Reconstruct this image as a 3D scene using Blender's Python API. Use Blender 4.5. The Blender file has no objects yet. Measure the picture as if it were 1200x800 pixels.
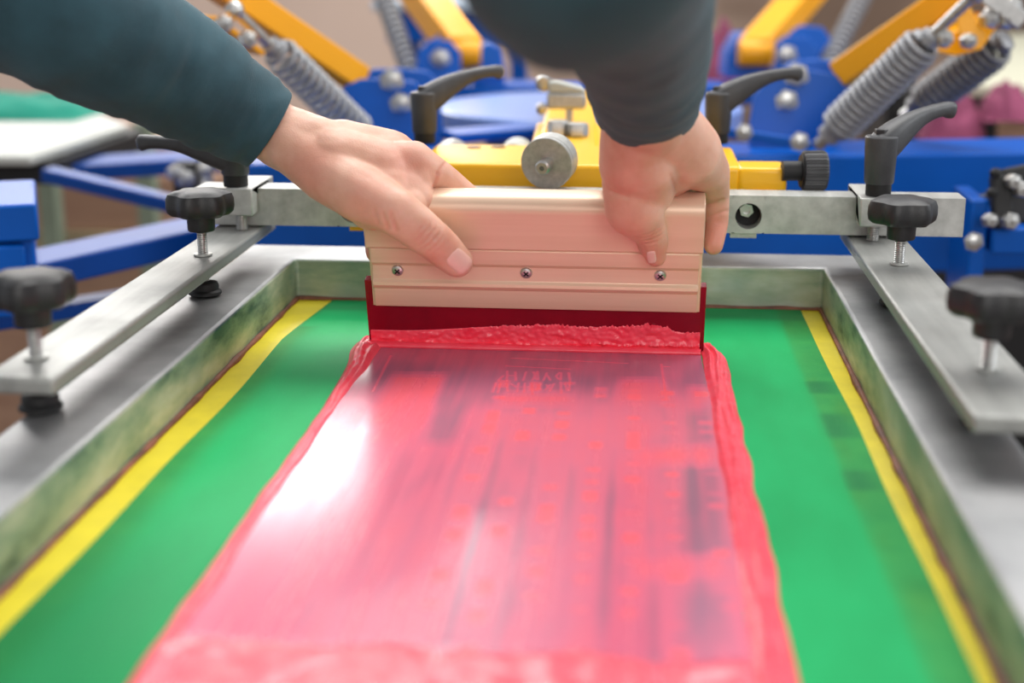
import bpy, bmesh, math, random
from mathutils import Vector, Matrix, noise
random.seed(7)
V = Vector
COL = bpy.context.scene.collection
PI = math.pi

# ------------------------------------------------------------------ camera geometry
CAM = V((0, 0, .30)); PSI = math.radians(5.16); THETA = math.radians(15.33); FPX = 1667.0
RT = V((math.cos(PSI), math.sin(PSI), 0)); FH = V((-math.sin(PSI), math.cos(PSI), 0))
FW = FH * math.cos(THETA) - V((0, 0, math.sin(THETA))); UP = RT.cross(FW)
def ray(px, py): return FW + RT * ((px - 600) / FPX) + UP * ((400 - py) / FPX)
def far(px, py, d): return CAM + ray(px, py) * d                 # a point at depth d metres
def onz(px, py, z=0.0):                                          # a point on a level plane
    r = ray(px, py); return CAM + r * ((z - CAM.z) / r.z)

# ------------------------------------------------------------------ mesh builder
class MB:
    def __init__(s): s.v = []; s.f = []
    def add(s, vs, fs):
        n = len(s.v); s.v += [V(v) for v in vs]; s.f += [[i + n for i in f] for f in fs]; return s
    def box(s, c, d, M=None):
        x, y, z = d[0] / 2, d[1] / 2, d[2] / 2; c = V(c)
        vs = [V((a * x, b * y, e * z)) for a in (-1, 1) for b in (-1, 1) for e in (-1, 1)]
        vs = [(M @ v if M else v) + c for v in vs]
        return s.add(vs, [[0, 1, 3, 2], [4, 6, 7, 5], [0, 4, 5, 1], [2, 3, 7, 6], [0, 2, 6, 4], [1, 5, 7, 3]])
    def bar(s, p0, p1, w, h, up=V((0, 0, 1))):                   # a box from p0 to p1
        p0, p1 = V(p0), V(p1); d = (p1 - p0); L = d.length; d.normalize()
        sd = d.cross(up).normalized(); u = sd.cross(d)
        M = Matrix((d, sd, u)).transposed()
        return s.box((p0 + p1) / 2, (L, w, h), M)
    def rings(s, rings, caps=True):
        n = len(rings[0]); vs = [p for r in rings for p in r]; fs = []
        for i in range(len(rings) - 1):
            for j in range(n):
                k = (j + 1) % n; fs.append([i * n + j, i * n + k, (i + 1) * n + k, (i + 1) * n + j])
        if caps:
            fs.append(list(range(n))[::-1]); m = (len(rings) - 1) * n; fs.append(list(range(m, m + n)))
        return s.add(vs, fs)
    def lathe(s, prof, o=(0, 0, 0), axis=(0, 0, 1), n=32, mod=None):   # prof: (radius, height)
        a = V(axis).normalized(); b = a.orthogonal().normalized(); c = a.cross(b); o = V(o)
        if abs(a.z) > .9: b = V((1, 0, 0)); b = (b - a * b.dot(a)).normalized(); c = a.cross(b)
        rs = []
        for r, h in prof:
            rs.append([o + a * h + (b * math.cos(t) + c * math.sin(t)) * (r * (mod(t, r) if mod else 1)) for t in [2 * PI * k / n for k in range(n)]])
        return s.rings(rs)
    def cyl(s, p0, p1, r0, r1=None, n=24):
        p0, p1 = V(p0), V(p1); return s.lathe([(r0, 0), (r0 if r1 is None else r1, (p1 - p0).length)], p0, p1 - p0, n)
    def tube(s, pts, rad, n=12, up=V((0, 0, 1)), power=2.0, caps=True):   # rad: (a,b) per point, superellipse section
        rs = []
        for i, p in enumerate(pts):
            t = (V(pts[min(i + 1, len(pts) - 1)]) - V(pts[max(i - 1, 0)])).normalized()
            sd = t.cross(up).normalized(); u = sd.cross(t); a, b = rad[i] if isinstance(rad, list) else rad
            ring = []
            for k in range(n):
                q = 2 * PI * k / n; cx, sx = math.cos(q), math.sin(q)
                ring.append(V(p) + sd * (a * math.copysign(abs(cx) ** (2 / power), cx)) + u * (b * math.copysign(abs(sx) ** (2 / power), sx)))
            rs.append(ring)
        return s.rings(rs, caps)
    def prism(s, poly, d0, d1, M=None):                          # polygon in local XZ, depth along Y
        f = lambda p: (M @ V(p)) if M else V(p)
        return s.rings([[f((x, d0, z)) for x, z in poly], [f((x, d1, z)) for x, z in poly]])
    def sphere(s, c, r, n=16):
        c = V(c); return s.lathe([(r * math.sin(PI * k / n) + 1e-5, -r * math.cos(PI * k / n)) for k in range(n + 1)], c, (0, 0, 1), n * 2)
    def grid(s, fn, nu, nv):
        vs = [fn(i / nu, j / nv) for i in range(nu + 1) for j in range(nv + 1)]; m = nv + 1
        return s.add(vs, [[i * m + j, (i + 1) * m + j, (i + 1) * m + j + 1, i * m + j + 1] for i in range(nu) for j in range(nv)])
    def build(s, name, mat, parent=None, bevel=0, seg=2, smooth=35, off=None, base=None):
        # off: world position of the parent, taken away from world-space vertices; base: origin of a top-level mesh
        o0 = V(off) if off is not None else (V(base) if base is not None else V((0, 0, 0)))
        me = bpy.data.meshes.new(name); me.from_pydata([v - o0 for v in s.v], [], s.f)
        bm = bmesh.new(); bm.from_mesh(me); bmesh.ops.recalc_face_normals(bm, faces=bm.faces); bm.to_mesh(me); bm.free()
        me.shade_smooth(); me.set_sharp_from_angle(angle=math.radians(smooth)); me.materials.append(mat)
        o = bpy.data.objects.new(name, me); COL.objects.link(o)
        if parent: o.parent = parent
        if base is not None: o.location = base
        if bevel:
            b = o.modifiers.new('bevel', 'BEVEL'); b.width = bevel; b.segments = seg; b.limit_method = 'ANGLE'; b.angle_limit = math.radians(40)
        return o

def tag(o, label, cat, group=None, kind=None):
    o['label'] = label; o['category'] = cat
    if group: o['group'] = group
    if kind: o['kind'] = kind
    return o
def thing(name, label, cat, loc=(0, 0, 0), rz=0, group=None):
    o = bpy.data.objects.new(name, None); COL.objects.link(o); o.empty_display_size = .02
    o.location = loc; o.rotation_euler = (0, 0, rz); return tag(o, label, cat, group)
def dup(root, loc, rz, label):
    def cp(o, par):
        c = o.copy(); COL.objects.link(c)
        if par: c.parent = par
        for ch in o.children: cp(ch, c)
        return c
    kids = list(root.children); r = root.copy(); COL.objects.link(r)
    for k in kids: cp(k, r)
    r.location = loc; r.rotation_euler = (0, 0, rz); r['label'] = label
    return r
def structure(o): o['kind'] = 'structure'; return o

# ------------------------------------------------------------------ materials
def lin(c): return tuple((x / 255 / 12.92) if x / 255 <= .04045 else ((x / 255 + .055) / 1.055) ** 2.4 for x in c)
class NT:
    def __init__(s, name):
        s.m = bpy.data.materials.new(name); s.m.use_nodes = True; s.t = s.m.node_tree; s.n = s.t.nodes
        s.b = s.n['Principled BSDF']; s.co = s.n.new('ShaderNodeTexCoord')
    def link(s, a, b): s.t.links.new(a, b)
    def noise(s, scale, detail=4, stretch=None, rough=.6):
        n = s.n.new('ShaderNodeTexNoise'); n.inputs['Scale'].default_value = scale; n.inputs['Detail'].default_value = detail; n.inputs['Roughness'].default_value = rough
        src = s.co.outputs['Object']
        if stretch:
            mp = s.n.new('ShaderNodeMapping'); mp.inputs['Scale'].default_value = stretch; s.link(src, mp.inputs[0]); src = mp.outputs[0]
        s.link(src, n.inputs['Vector']); return n.outputs['Fac']
    def ramp(s, fac, stops):
        r = s.n.new('ShaderNodeValToRGB'); e = r.color_ramp.elements
        while len(e) < len(stops): e.new(.5)
        for k, (p, c) in enumerate(stops): e[k].position = p; e[k].color = (*c, 1)
        s.link(fac, r.inputs[0]); return r.outputs[0]
    def mix(s, fac, a, b, mode='MIX'):
        m = s.n.new('ShaderNodeMix'); m.data_type = 'RGBA'; m.blend_type = mode
        for sock, val in ((m.inputs[0], fac), (m.inputs[6], a), (m.inputs[7], b)):
            if hasattr(val, 'is_linked'): s.link(val, sock)
            elif isinstance(val, tuple): sock.default_value = (*val, 1)
            else: sock.default_value = val
        return m.outputs[2]
    def math(s, op, a, b=0.0, clamp=False):
        m = s.n.new('ShaderNodeMath'); m.operation = op; m.use_clamp = clamp
        for sock, val in ((m.inputs[0], a), (m.inputs[1], b)):
            if hasattr(val, 'is_linked'): s.link(val, sock)
            else: sock.default_value = val
        return m.outputs[0]
    def attr(s, name):
        a = s.n.new('ShaderNodeAttribute'); a.attribute_name = name; return a.outputs['Fac']
    def set(s, color=None, rough=None, metal=None, **kw):
        for key, val in (('Base Color', color), ('Roughness', rough), ('Metallic', metal), *[(k.replace('_', ' '), v) for k, v in kw.items()]):
            if val is None: continue
            i = s.b.inputs[key]
            if hasattr(val, 'is_linked'): s.link(val, i)
            elif isinstance(val, tuple) and len(val) == 3 and i.type == 'RGBA': i.default_value = (*val, 1)
            else: i.default_value = val
        return s
    def bump(s, h, strength=.3, dist=.001):
        b = s.n.new('ShaderNodeBump'); b.inputs['Strength'].default_value = strength; b.inputs['Distance'].default_value = dist
        s.link(h, b.inputs['Height']); s.link(b.outputs[0], s.b.inputs['Normal']); return s

def plain(name, rgb, rough=.5, metal=0.0, var=.12, scale=25, bump=0, bscale=200, bdist=.0005, **kw):
    t = NT(name); c = lin(rgb)
    lo = tuple(x * (1 - var) for x in c); hi = tuple(min(1, x * (1 + var)) for x in c)
    t.set(t.ramp(t.noise(scale), [(.3, lo), (.7, hi)]), rough, metal, **kw)
    if bump: t.bump(t.noise(bscale, 3), bump, bdist)
    return t.m

def make_alu(k=1.0):
    t = NT('brushed aluminium'); n = t.noise(60, 6, (1, .08, 1)); s2 = t.noise(14, 5)
    c = t.ramp(n, [(.25, lin((160 * k, 162 * k, 158 * k))), (.75, lin((208 * k, 209 * k, 205 * k)))])
    c = t.mix(t.ramp(s2, [(.55, (0, 0, 0)), (.75, (.5, .5, .5))]), c, lin((120, 122, 118)))
    t.set(c, t.ramp(s2, [(.3, (.36,) * 3), (.7, (.5,) * 3)]), .45).bump(t.noise(400, 2), .12, .0004); return t.m
def make_frame_metal():                     # aluminium rail, washed with green and blue stains on the inner walls
    t = NT('stained frame aluminium'); geo = t.n.new('ShaderNodeNewGeometry'); sep = t.n.new('ShaderNodeSeparateXYZ')
    t.link(geo.outputs['Normal'], sep.inputs[0])
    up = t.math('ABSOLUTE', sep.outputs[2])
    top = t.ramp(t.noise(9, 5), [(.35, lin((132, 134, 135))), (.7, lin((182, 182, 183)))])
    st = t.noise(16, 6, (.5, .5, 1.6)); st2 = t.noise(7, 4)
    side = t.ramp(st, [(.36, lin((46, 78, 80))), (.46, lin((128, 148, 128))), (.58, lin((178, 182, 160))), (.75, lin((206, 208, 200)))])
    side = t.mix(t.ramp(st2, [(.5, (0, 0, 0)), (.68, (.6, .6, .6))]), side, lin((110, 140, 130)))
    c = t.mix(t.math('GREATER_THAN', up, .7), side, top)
    t.set(c, .46, t.math('MULTIPLY_ADD', t.math('GREATER_THAN', up, .7), .55)).bump(t.noise(120, 3), .1, .0006)
    ma = t.b.inputs['Metallic'].links[0].from_node; ma.inputs[2].default_value = .25
    return t.m
def make_emulsion():
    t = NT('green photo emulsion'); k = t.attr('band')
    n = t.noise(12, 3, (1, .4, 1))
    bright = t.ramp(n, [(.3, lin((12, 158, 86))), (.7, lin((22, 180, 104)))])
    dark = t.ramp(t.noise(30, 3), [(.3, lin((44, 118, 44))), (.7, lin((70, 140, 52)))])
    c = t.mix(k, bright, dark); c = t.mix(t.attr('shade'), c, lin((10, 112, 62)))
    c = t.mix(t.math('MULTIPLY', t.math('GREATER_THAN', t.noise(900, 1), .73), .25), c, lin((150, 205, 160)))
    t.set(c, .55, 0, Specular_IOR_Level=.16).bump(t.noise(1500, 1), .06, .0003); return t.m
def make_ink_film():
    t = NT('wet pink ink film'); k = t.attr('ink'); st = t.noise(120, 5, (1, .025, 1))
    k2 = t.math('ADD', k, t.math('MULTIPLY', t.math('SUBTRACT', st, .5), .45), True)
    c = t.ramp(k2, [(0, lin((156, 106, 132))), (.45, lin((226, 108, 138))), (1, lin((255, 98, 116)))])
    t.set(c, t.math('ADD', t.ramp(st, [(.3, (.15,) * 3), (.75, (.26,) * 3)]), t.math('MULTIPLY', k, .10)), 0, Specular_IOR_Level=.85).bump(st, .10, .0006); return t.m
def make_ink():
    t = NT('thick red ink'); n = t.noise(60, 3)
    t.set(t.ramp(n, [(.3, lin((252, 68, 92))), (.7, lin((255, 100, 118)))]), .33, 0, Specular_IOR_Level=.4, Subsurface_Weight=.25)
    t.b.inputs['Subsurface Radius'].default_value = (1, .25, .2); t.b.inputs['Subsurface Scale'].default_value = .004
    t.bump(t.noise(260, 3), .25, .0008); return t.m
def make_smear():
    t = NT('smeared red ink'); t.set(t.ramp(t.noise(60, 3), [(.3, lin((255, 56, 82))), (.7, lin((255, 84, 104)))]), .3, 0, Specular_IOR_Level=.5).bump(t.noise(300, 3), .2, .0006); return t.m
def make_skin():
    t = NT('skin'); n = t.noise(38, 4); m = t.noise(420, 3); red = t.attr('flush')
    c = t.ramp(n, [(.3, lin((214, 160, 136))), (.7, lin((232, 186, 164)))])
    c = t.mix(t.math('MULTIPLY', red, .75), c, lin((208, 112, 96)))
    t.set(c, t.ramp(m, [(.3, (.38,) * 3), (.7, (.55,) * 3)]), 0, Subsurface_Weight=.3, Specular_IOR_Level=.4)
    t.b.inputs['Subsurface Radius'].default_value = (1, .35, .2); t.b.inputs['Subsurface Scale'].default_value = .006
    v = t.n.new('ShaderNodeTexVoronoi'); v.inputs['Scale'].default_value = 900; t.link(t.co.outputs['Object'], v.inputs['Vector'])
    t.bump(t.math('ADD', v.outputs['Distance'], t.noise(160, 4)), .18, .0006); return t.m
def make_sweater():
    t = NT('teal knit'); w = t.n.new('ShaderNodeTexWave'); w.inputs['Scale'].default_value = 420; w.inputs['Distortion'].default_value = 1.2
    t.link(t.co.outputs['Object'], w.inputs['Vector'])
    c = t.ramp(t.noise(14, 5), [(.3, lin((24, 52, 61))), (.7, lin((46, 84, 96)))])
    t.set(c, .85, 0, Sheen_Weight=.1).bump(t.math('ADD', w.outputs['Fac'], t.noise(300, 3)), .3, .0008); return t.m
def make_squeegee_alu():
    t = NT('champagne anodised aluminium'); n = t.noise(70, 5, (.03, 1, 1))
    t.set(t.ramp(n, [(.3, lin((228, 194, 166))), (.7, lin((240, 210, 184)))]), .36, .25).bump(n, .05, .0003); return t.m
def make_wall():
    t = NT('brown workshop wall'); s = t.n.new('ShaderNodeSeparateXYZ'); t.link(t.co.outputs['Object'], s.inputs[0])
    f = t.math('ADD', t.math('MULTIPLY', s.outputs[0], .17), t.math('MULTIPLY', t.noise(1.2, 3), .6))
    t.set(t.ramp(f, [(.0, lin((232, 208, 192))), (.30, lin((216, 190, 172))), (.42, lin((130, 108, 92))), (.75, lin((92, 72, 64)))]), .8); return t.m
def make_board(name, a, b):
    t = NT(name); n = t.noise(30, 4, (.15, 1, 1)); t.set(t.ramp(n, [(.3, lin(a)), (.7, lin(b))]), .6); return t.m

M = dict(
    alu=make_alu(), dull_alu=make_alu(.82), frame=make_frame_metal(), emul=make_emulsion(), film=make_ink_film(), ink=make_ink(), smear=make_smear(), skin=make_skin(),
    sweater=make_sweater(), sq=make_squeegee_alu(), wall=make_wall(),
    mesh=plain('yellow screen mesh', (226, 208, 44), .35, 0, .08, 40, .1, 1800),
    glue=plain('brown red sealant', (120, 70, 50), .5, 0, .5, 50),
    black=plain('black plastic', (34, 34, 36), .45, 0, .25, 60, .35, 900, .0006),
    grey_lever=plain('dark grey grained plastic', (62, 63, 66), .42, 0, .2, 60, .45, 1100, .0006),
    rubber=plain('black rubber', (18, 18, 20), .6, 0, .2, 80),
    steel=plain('zinc steel', (190, 190, 188), .3, .9, .15, 120, .1, 300),
    zinc=plain('dull zinc washer', (176, 176, 172), .42, .6, .16, 220, .12, 700),
    chrome=plain('bright steel', (214, 214, 214), .18, 1, .05),
    yellow=plain('yellow orange enamel', (255, 190, 20), .32, 0, .04, 8),
    orange=plain('orange enamel', (255, 172, 0), .34, 0, .05, 8),
    blue=plain('blue enamel', (0, 84, 178), .36, 0, .08, 10, .05, 60, Specular_IOR_Level=.22),
    spring=plain('grey spring steel', (150, 152, 156), .42, .3, .08, 60),
    dkspring=plain('dark spring steel', (112, 112, 114), .42, .5, .1, 60),
    blade=plain('dark red polyurethane', (132, 6, 30), .18, 0, .12, 40, Subsurface_Weight=.1),
    nail=plain('fingernail', (236, 190, 178), .28, 0, .04, 120),
    dark=plain('dark recess', (14, 14, 15), .7, 0, .1),
    floor=plain('worn workshop floor', (96, 78, 70), .7, 0, .25, 3),
    white_board=make_board('white laminated board', (176, 180, 174), (196, 198, 192)),
    cream_board=make_board('cream board', (186, 186, 164), (206, 204, 184)),
    card=make_board('brown cardboard', (158, 122, 100), (182, 146, 122)),
    wood=make_board('pale plank wood', (140, 128, 100), (172, 156, 124)),
    sage=plain('sage green post', (138, 152, 132), .6),
    green_cloth=plain('teal green cloth', (24, 132, 112), .9, 0, .2, 8),
    pink_cloth=plain('magenta cloth', (138, 66, 96), .9, 0, .25, 8),
    beam=plain('deep blue enamel', (0, 66, 150), .42, 0, .1, 10, Specular_IOR_Level=.25),
    hub_sheen=plain('blue enamel with painted sheen', (120, 150, 214), .3, 0, .06, 6),  # paler than the other blue: window reflection painted into the hub plate colour
    pale_top=plain('pale blue worktop', (176, 196, 216), .5),
)

# ------------------------------------------------------------------ setting
structure(MB().box((0, 3, -.93), (9, 8, .06)).build('floor', M['floor']))
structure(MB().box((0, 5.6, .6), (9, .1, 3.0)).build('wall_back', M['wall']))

# ------------------------------------------------------------------ printing screen
XL, XR, YF, YN = -.304, .160, 1.218, .40
scr = thing('printing_screen', 'aluminium framed printing screen with yellow mesh and green stencil, lying flat under the squeegee', 'printing screen', (-.07, .83, 0))
so = scr.location.copy()
def rail_frame():
    mb = MB(); ox0, ox1, oy1, oy0 = -.358, .214, 1.276, .35
    def ring(x0, x1, y0, y1, z): return [V((x0, y0, z)), V((x1, y0, z)), V((x1, y1, z)), V((x0, y1, z))]
    rs = [ring(XL, XR, YN, YF, .0), ring(XL, XR, YN, YF, .037), ring(ox0, ox1, oy0, oy1, .037), ring(ox0, ox1, oy0, oy1, -.003), ring(XL, XR, YN, YF, -.003), ring(XL, XR, YN, YF, .0)]
    return mb.rings(rs, caps=False)
rail_frame().build('screen_frame', M['frame'], scr, bevel=.003, seg=3, off=so)
MB().box((-.072, .81, -.0012), (.464, .82, .0015)).build('mesh_fabric', M['mesh'], scr, off=so)
# sealant line along the joint of mesh and rail
g = MB()
for a, b in (((XL + .001, YN), (XL + .001, YF)), ((XR - .001, YN), (XR - .001, YF)), ((XL, YF - .001), (XR, YF - .001))):
    N = 60; pts = []; rd = []
    for i in range(N + 1):
        p = V((a[0] + (b[0] - a[0]) * i / N, a[1] + (b[1] - a[1]) * i / N, .0005)); r = .0016 + .0026 * max(0, noise.noise(p * 30))
        pts.append(p); rd.append((r * 1.3, r))
    g.tube(pts, rd, 8)
g.build('sealant_line', M['glue'], scr, off=so)
# green stencil: outer edge wavers over the yellow mesh
def edgeL(y): return -.2805 + .004 * noise.noise(V((y * 5, 3, 0))) - .010 * max(0, (.95 - y)) + .009 * max(0, (y - 1.08) / .12)
def edgeR(y): return .1415 + .012 * max(0, (1.2 - y)) + .002 * noise.noise(V((y * 6, 9, 0)))
NX, NY = 90, 160
band, shade = [], []
def sm(a, b, x):
    t = min(1, max(0, (x - a) / (b - a))); return t * t * (3 - 2 * t)
def emul(u, v):
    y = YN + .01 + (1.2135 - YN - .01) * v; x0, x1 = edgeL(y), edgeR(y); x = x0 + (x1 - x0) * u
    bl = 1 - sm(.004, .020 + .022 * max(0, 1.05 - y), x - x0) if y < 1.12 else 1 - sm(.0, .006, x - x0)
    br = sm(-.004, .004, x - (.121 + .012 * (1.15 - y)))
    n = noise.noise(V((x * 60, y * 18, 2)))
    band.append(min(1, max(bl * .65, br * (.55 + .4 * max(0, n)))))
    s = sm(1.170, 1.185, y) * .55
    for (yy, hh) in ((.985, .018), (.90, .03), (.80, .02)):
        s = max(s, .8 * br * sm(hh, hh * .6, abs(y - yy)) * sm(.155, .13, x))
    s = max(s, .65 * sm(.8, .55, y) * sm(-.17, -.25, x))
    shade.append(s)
    return V((x, y, .0004))
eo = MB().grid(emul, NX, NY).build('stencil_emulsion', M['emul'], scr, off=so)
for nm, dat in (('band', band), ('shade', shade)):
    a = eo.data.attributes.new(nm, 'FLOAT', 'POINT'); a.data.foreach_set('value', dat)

# ------------------------------------------------------------------ ink on the screen
ink = thing('ink_spread', 'wet pink red ink pulled in a wide band down the green stencil', 'ink', (-.07, .8, 0))
io = ink.location.copy()
def poly(pts): return [tuple(onz(x, y)[:2]) for x, y in pts]
def inside(pg, x, y):
    c = False; n = len(pg)
    for i in range(n):
        (x1, y1), (x2, y2) = pg[i], pg[i - 1]
        if (y1 > y) != (y2 > y) and x < (x2 - x1) * (y - y1) / (y2 - y1) + x1: c = not c
    return c
REG = [(poly(p), k) for p, k in [
    ([(462, 440), (530, 440), (512, 470), (495, 500), (430, 500), (445, 468)], .85), ([(478, 470), (515, 465), (470, 520), (425, 520)], .75),
    ([(530, 420), (575, 420), (560, 455), (530, 520), (495, 520)], .15),
    ([(590, 462), (668, 462), (672, 476), (580, 476)], .75),
    ([(728, 446), (775, 446), (790, 475), (718, 475)], .72), ([(722, 476), (770, 476), (780, 640), (700, 640)], .55),
    ([(798, 548), (838, 545), (854, 655), (800, 655)], .14), ([(806, 484), (834, 484), (838, 520), (806, 522)], .2), ([(750, 526), (832, 526), (836, 545), (748, 545)], .85),
    ([(745, 660), (848, 655), (852, 672), (742, 678)], .8), ([(798, 690), (852, 690), (856, 760), (800, 760)], .2),
    ([(806, 455), (832, 455), (836, 470), (812, 480)], .7), ([(575, 490), (690, 490), (690, 520), (560, 520)], .55)]]
def seg(ps): return [(onz(*a), onz(*b)) for a, b in ps]
def fr(x, y): return (565 + x / 10, 418 + y / 10)
STROKES = seg([(fr(*a), fr(*b)) for a, b in [
    ((280, 120), (1030, 160)), ((295, 180), (290, 300)), ((390, 190), (395, 295)), ((300, 235), (390, 235)), ((210, 270), (250, 235)), ((190, 300), (215, 265)),
    ((515, 190), (480, 295)), ((600, 190), (640, 290)), ((640, 190), (590, 290)), ((650, 185), (660, 290)), ((760, 200), (715, 295)), ((750, 210), (800, 290)),
    ((905, 200), (865, 240)), ((865, 240), (900, 280)), ((925, 200), (920, 290)), ((1015, 200), (1030, 300)), ((1030, 300), (1020, 410)),
    ((160, 320), (125, 430)), ((215, 320), (180, 440)), ((290, 320), (300, 420)), ((340, 330), (400, 370)), ((430, 320), (410, 430)), ((450, 370), (540, 370)),
    ((500, 320), (490, 430)), ((580, 320), (590, 460)), ((640, 330), (690, 400)), ((690, 330), (640, 400)), ((750, 340), (800, 400)), ((800, 340), (740, 400)),
    ((840, 330), (790, 420)), ((920, 310), (930, 440)), ((970, 330), (1000, 410))]]
    + [((775, 428), (781, 470)), ((600, 421), (735, 427)), ((458, 418), (437, 460)), ((777, 431), (784, 431)), ((776, 470), (783, 470))])
def segd(p, a, b):
    d = b - a; t = max(0, min(1, (p - a).dot(d) / d.length_squared)); return (p - (a + d * t)).length
sxmin, sxmax = min(min(a.x, b.x) for a, b in STROKES) - .004, max(max(a.x, b.x) for a, b in STROKES) + .004
symin = min(min(a.y, b.y) for a, b in STROKES) - .004
inkv = []
YT = 1.0655
def filmL(y): return -.2045 + .003 * noise.noise(V((y * 7, 1, 5)))
def filmR(y): return .0500 + .018 * sm(1.05, .6, y) * 0 + .004 * sm(1.06, .9, y)
def film(u, v):
    y = .50 + (YT - .50) * (v ** .92); x = filmL(y) + (filmR(y) - filmL(y)) * u
    k = .12 + .38 * sm(1.0, .88, y) + .16 * noise.noise(V((x * 22, y * 7, 1))) + .12 * noise.noise(V((x * 90, y * 25, 4)))
    for pg, kk in REG:
        w = 0
        for dx in (-.0036, -.0012, .0012, .0036):
            for dy in (-.008, 0, .008): w += inside(pg, x + dx, y + dy)
        k += (kk + .12 * noise.noise(V((x * 70, y * 30, 9))) - k) * w / 12
    if y < .98:                                             # columns of printed marks
        c = (x + .2) / .0235; fcol = abs(c - math.floor(c) - .5)
        d = noise.noise(V((math.floor(c) * 9.1, y * 62, 3)))
        k += .55 * sm(.26, .10, fcol) * sm(.05, .35, d) * sm(-.115, -.09, x)
        k -= .30 * sm(.30, .46, fcol) * sm(-.115, -.09, x) * sm(.9, .78, y) * (.6 + .8 * noise.noise(V((x * 40, y * 9, 6))))
    k += sm(.571, .557, y + .007 * noise.noise(V((x * 25, 0, 0)))) * .7
    if y > symin and sxmin < x < sxmax:
        p = V((x, y, 0)); d = min(segd(p, a, b) for a, b in STROKES)
        k += .5 * sm(.0014, .0003, d)
    inkv.append(max(0, min(1, k)))
    z = .0010 + sm(.572, .556, y + .007 * noise.noise(V((x * 25, 0, 0)))) * (.0022 + .0018 * noise.noise(V((x * 60, y * 60, 0))))
    return V((x, y, z))
fo = MB().grid(film, 300, 330).build('ink_film', M['film'], ink, off=io)
a = fo.data.attributes.new('ink', 'FLOAT', 'POINT'); a.data.foreach_set('value', inkv)
# raised ropes of ink left along both edges of the stroke
def ridge(xc, w, y0, y1, seed, hmax, nu=44, nv=420, inner=1):
    def fn(u, v):
        y = y0 + (y1 - y0) * v; c = xc(y); ww = w(y); s = u * 2 - 1
        x = c + ww * s + .0016 * noise.noise(V((y * 26, seed, s)))
        env = max(0, 1 - s * s) ** .55
        h = 0
        for q in range(3):
            cen = (-.55, .05, .6)[q] + .35 * noise.noise(V((y * 11, seed + q * 7, 0)))
            h += math.exp(-((s - cen) / .24) ** 2) * (.55 + .5 * noise.noise(V((y * 18, seed + q * 5, 2))))
        h = env * (.25 + .75 * h) * hmax(y) * (1 + .25 * noise.noise(V((x * 260, y * 110, seed))))
        return V((x, y, .0006 + max(0, h)))
    return MB().grid(fn, nu, nv)
ridge(lambda y: -.2065 - .0035 * sm(1.0, 1.05, y) + .002 * noise.noise(V((y * 9, 0, 8))), lambda y: .0050 + .0055 * sm(.93, 1.05, y) * sm(1.089, 1.070, y) + .002 * max(0, noise.noise(V((y * 14, 4, 0)))), .50, 1.088, 11,
      lambda y: .0026 + .0055 * sm(.90, 1.05, y) * sm(1.09, 1.075, y)).build('ink_ridge', M['ink'], ink, off=io)
ridge(lambda y: .0600 + .003 * sm(1.02, .6, y) - .006 * sm(1.045, 1.085, y), lambda y: .0095 + .002 * noise.noise(V((y * 20, 7, 0))) - .004 * sm(1.04, 1.08, y), .50, 1.090, 23,
      lambda y: .0036 + .0045 * sm(.97, 1.05, y) * sm(1.092, 1.078, y)).build('ink_ridge', M['ink'], ink, off=io)

# ------------------------------------------------------------------ squeegee
TL = math.radians(15); ST, CT = math.sin(TL), math.cos(TL)
SQY = 1.072; SX0, SX1 = -.2085, .0500
sqg = thing('squeegee', 'champagne aluminium squeegee with three screws and dark red blade, gripped by both hands', 'squeegee', (-.08, SQY, .001))
qo = sqg.location.copy()
def sq(x, u, v): return V((x, SQY - v * ST - u * CT, .001 + v * CT - u * ST))   # u towards the viewer, v up the blade
def sqprism(prof, x0, x1): return MB().rings([[sq(x0, u, v) for u, v in prof], [sq(x1, u, v) for u, v in prof]])
def arc(cu, cv, r, a0, a1, n=8): return [(cu + r * math.cos(math.radians(a0 + (a1 - a0) * k / n)), cv + r * math.sin(math.radians(a0 + (a1 - a0) * k / n))) for k in range(n + 1)]
hp = [(.0125, .090), (.0140, .092), (.0140, .113)] + arc(.003, .1205, .0115, 0, 90)[0:] + arc(-.004, .1205, .0115, 90, 180) + [(-.0140, .098), (-.0140, .060), (-.006, .060), (-.006, .036), (.0035, .036), (.0035, .090)]
sqprism(hp, SX0 + .0045, SX1 - .002).build('handle', M['sq'], sqg, bevel=.0006, off=qo)
pp = [(.0036, .0385), (.0085, .0385), (.0092, .040), (.0092, .0545), (.0118, .0568), (.0128, .0590), (.0122, .0612), (.0100, .0630), (.0098, .0745), (.0112, .0765), (.0128, .0780), (.0128, .0895), (.0120, .0902), (.0036, .0902)]
plate = sqprism(pp, SX0 + .0075, SX1 - .0045).build('clamp_plate', M['sq'], sqg, bevel=.0004, off=qo)
sqprism([(-.0045, .0), (.0030, .0), (.0034, .001), (.0034, .058), (-.0045, .058)], SX0 - .0008, SX1 + .0022).build('blade', M['blade'], sqg, bevel=.0005, off=qo)
fn_ = V((0, -CT, -ST)); up_ = V((0, -ST, CT))
for xs in (-.1815, -.0835, .0170):
    c = sq(xs, .0098, .0705); mb = MB()
    mb.lathe([(.0046, 0), (.0046, .0004), (.0040, .0016), (.0028, .0022), (.0012, .0024)], c, fn_, 24)
    so_ = mb.build('screw', M['steel'], sqg, off=qo)
    cr = MB(); d1 = (V((1, 0, 0)) + up_).normalized(); d2 = (V((1, 0, 0)) - up_).normalized(); q = c + fn_ * .0021
    cr.bar(q - d1 * .0024, q + d1 * .0024, .0011, .0009, fn_); cr.bar(q - d2 * .0024, q + d2 * .0024, .0011, .0009, fn_)
    cr.build('cross_recess', M['dark'], so_, off=qo)
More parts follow.
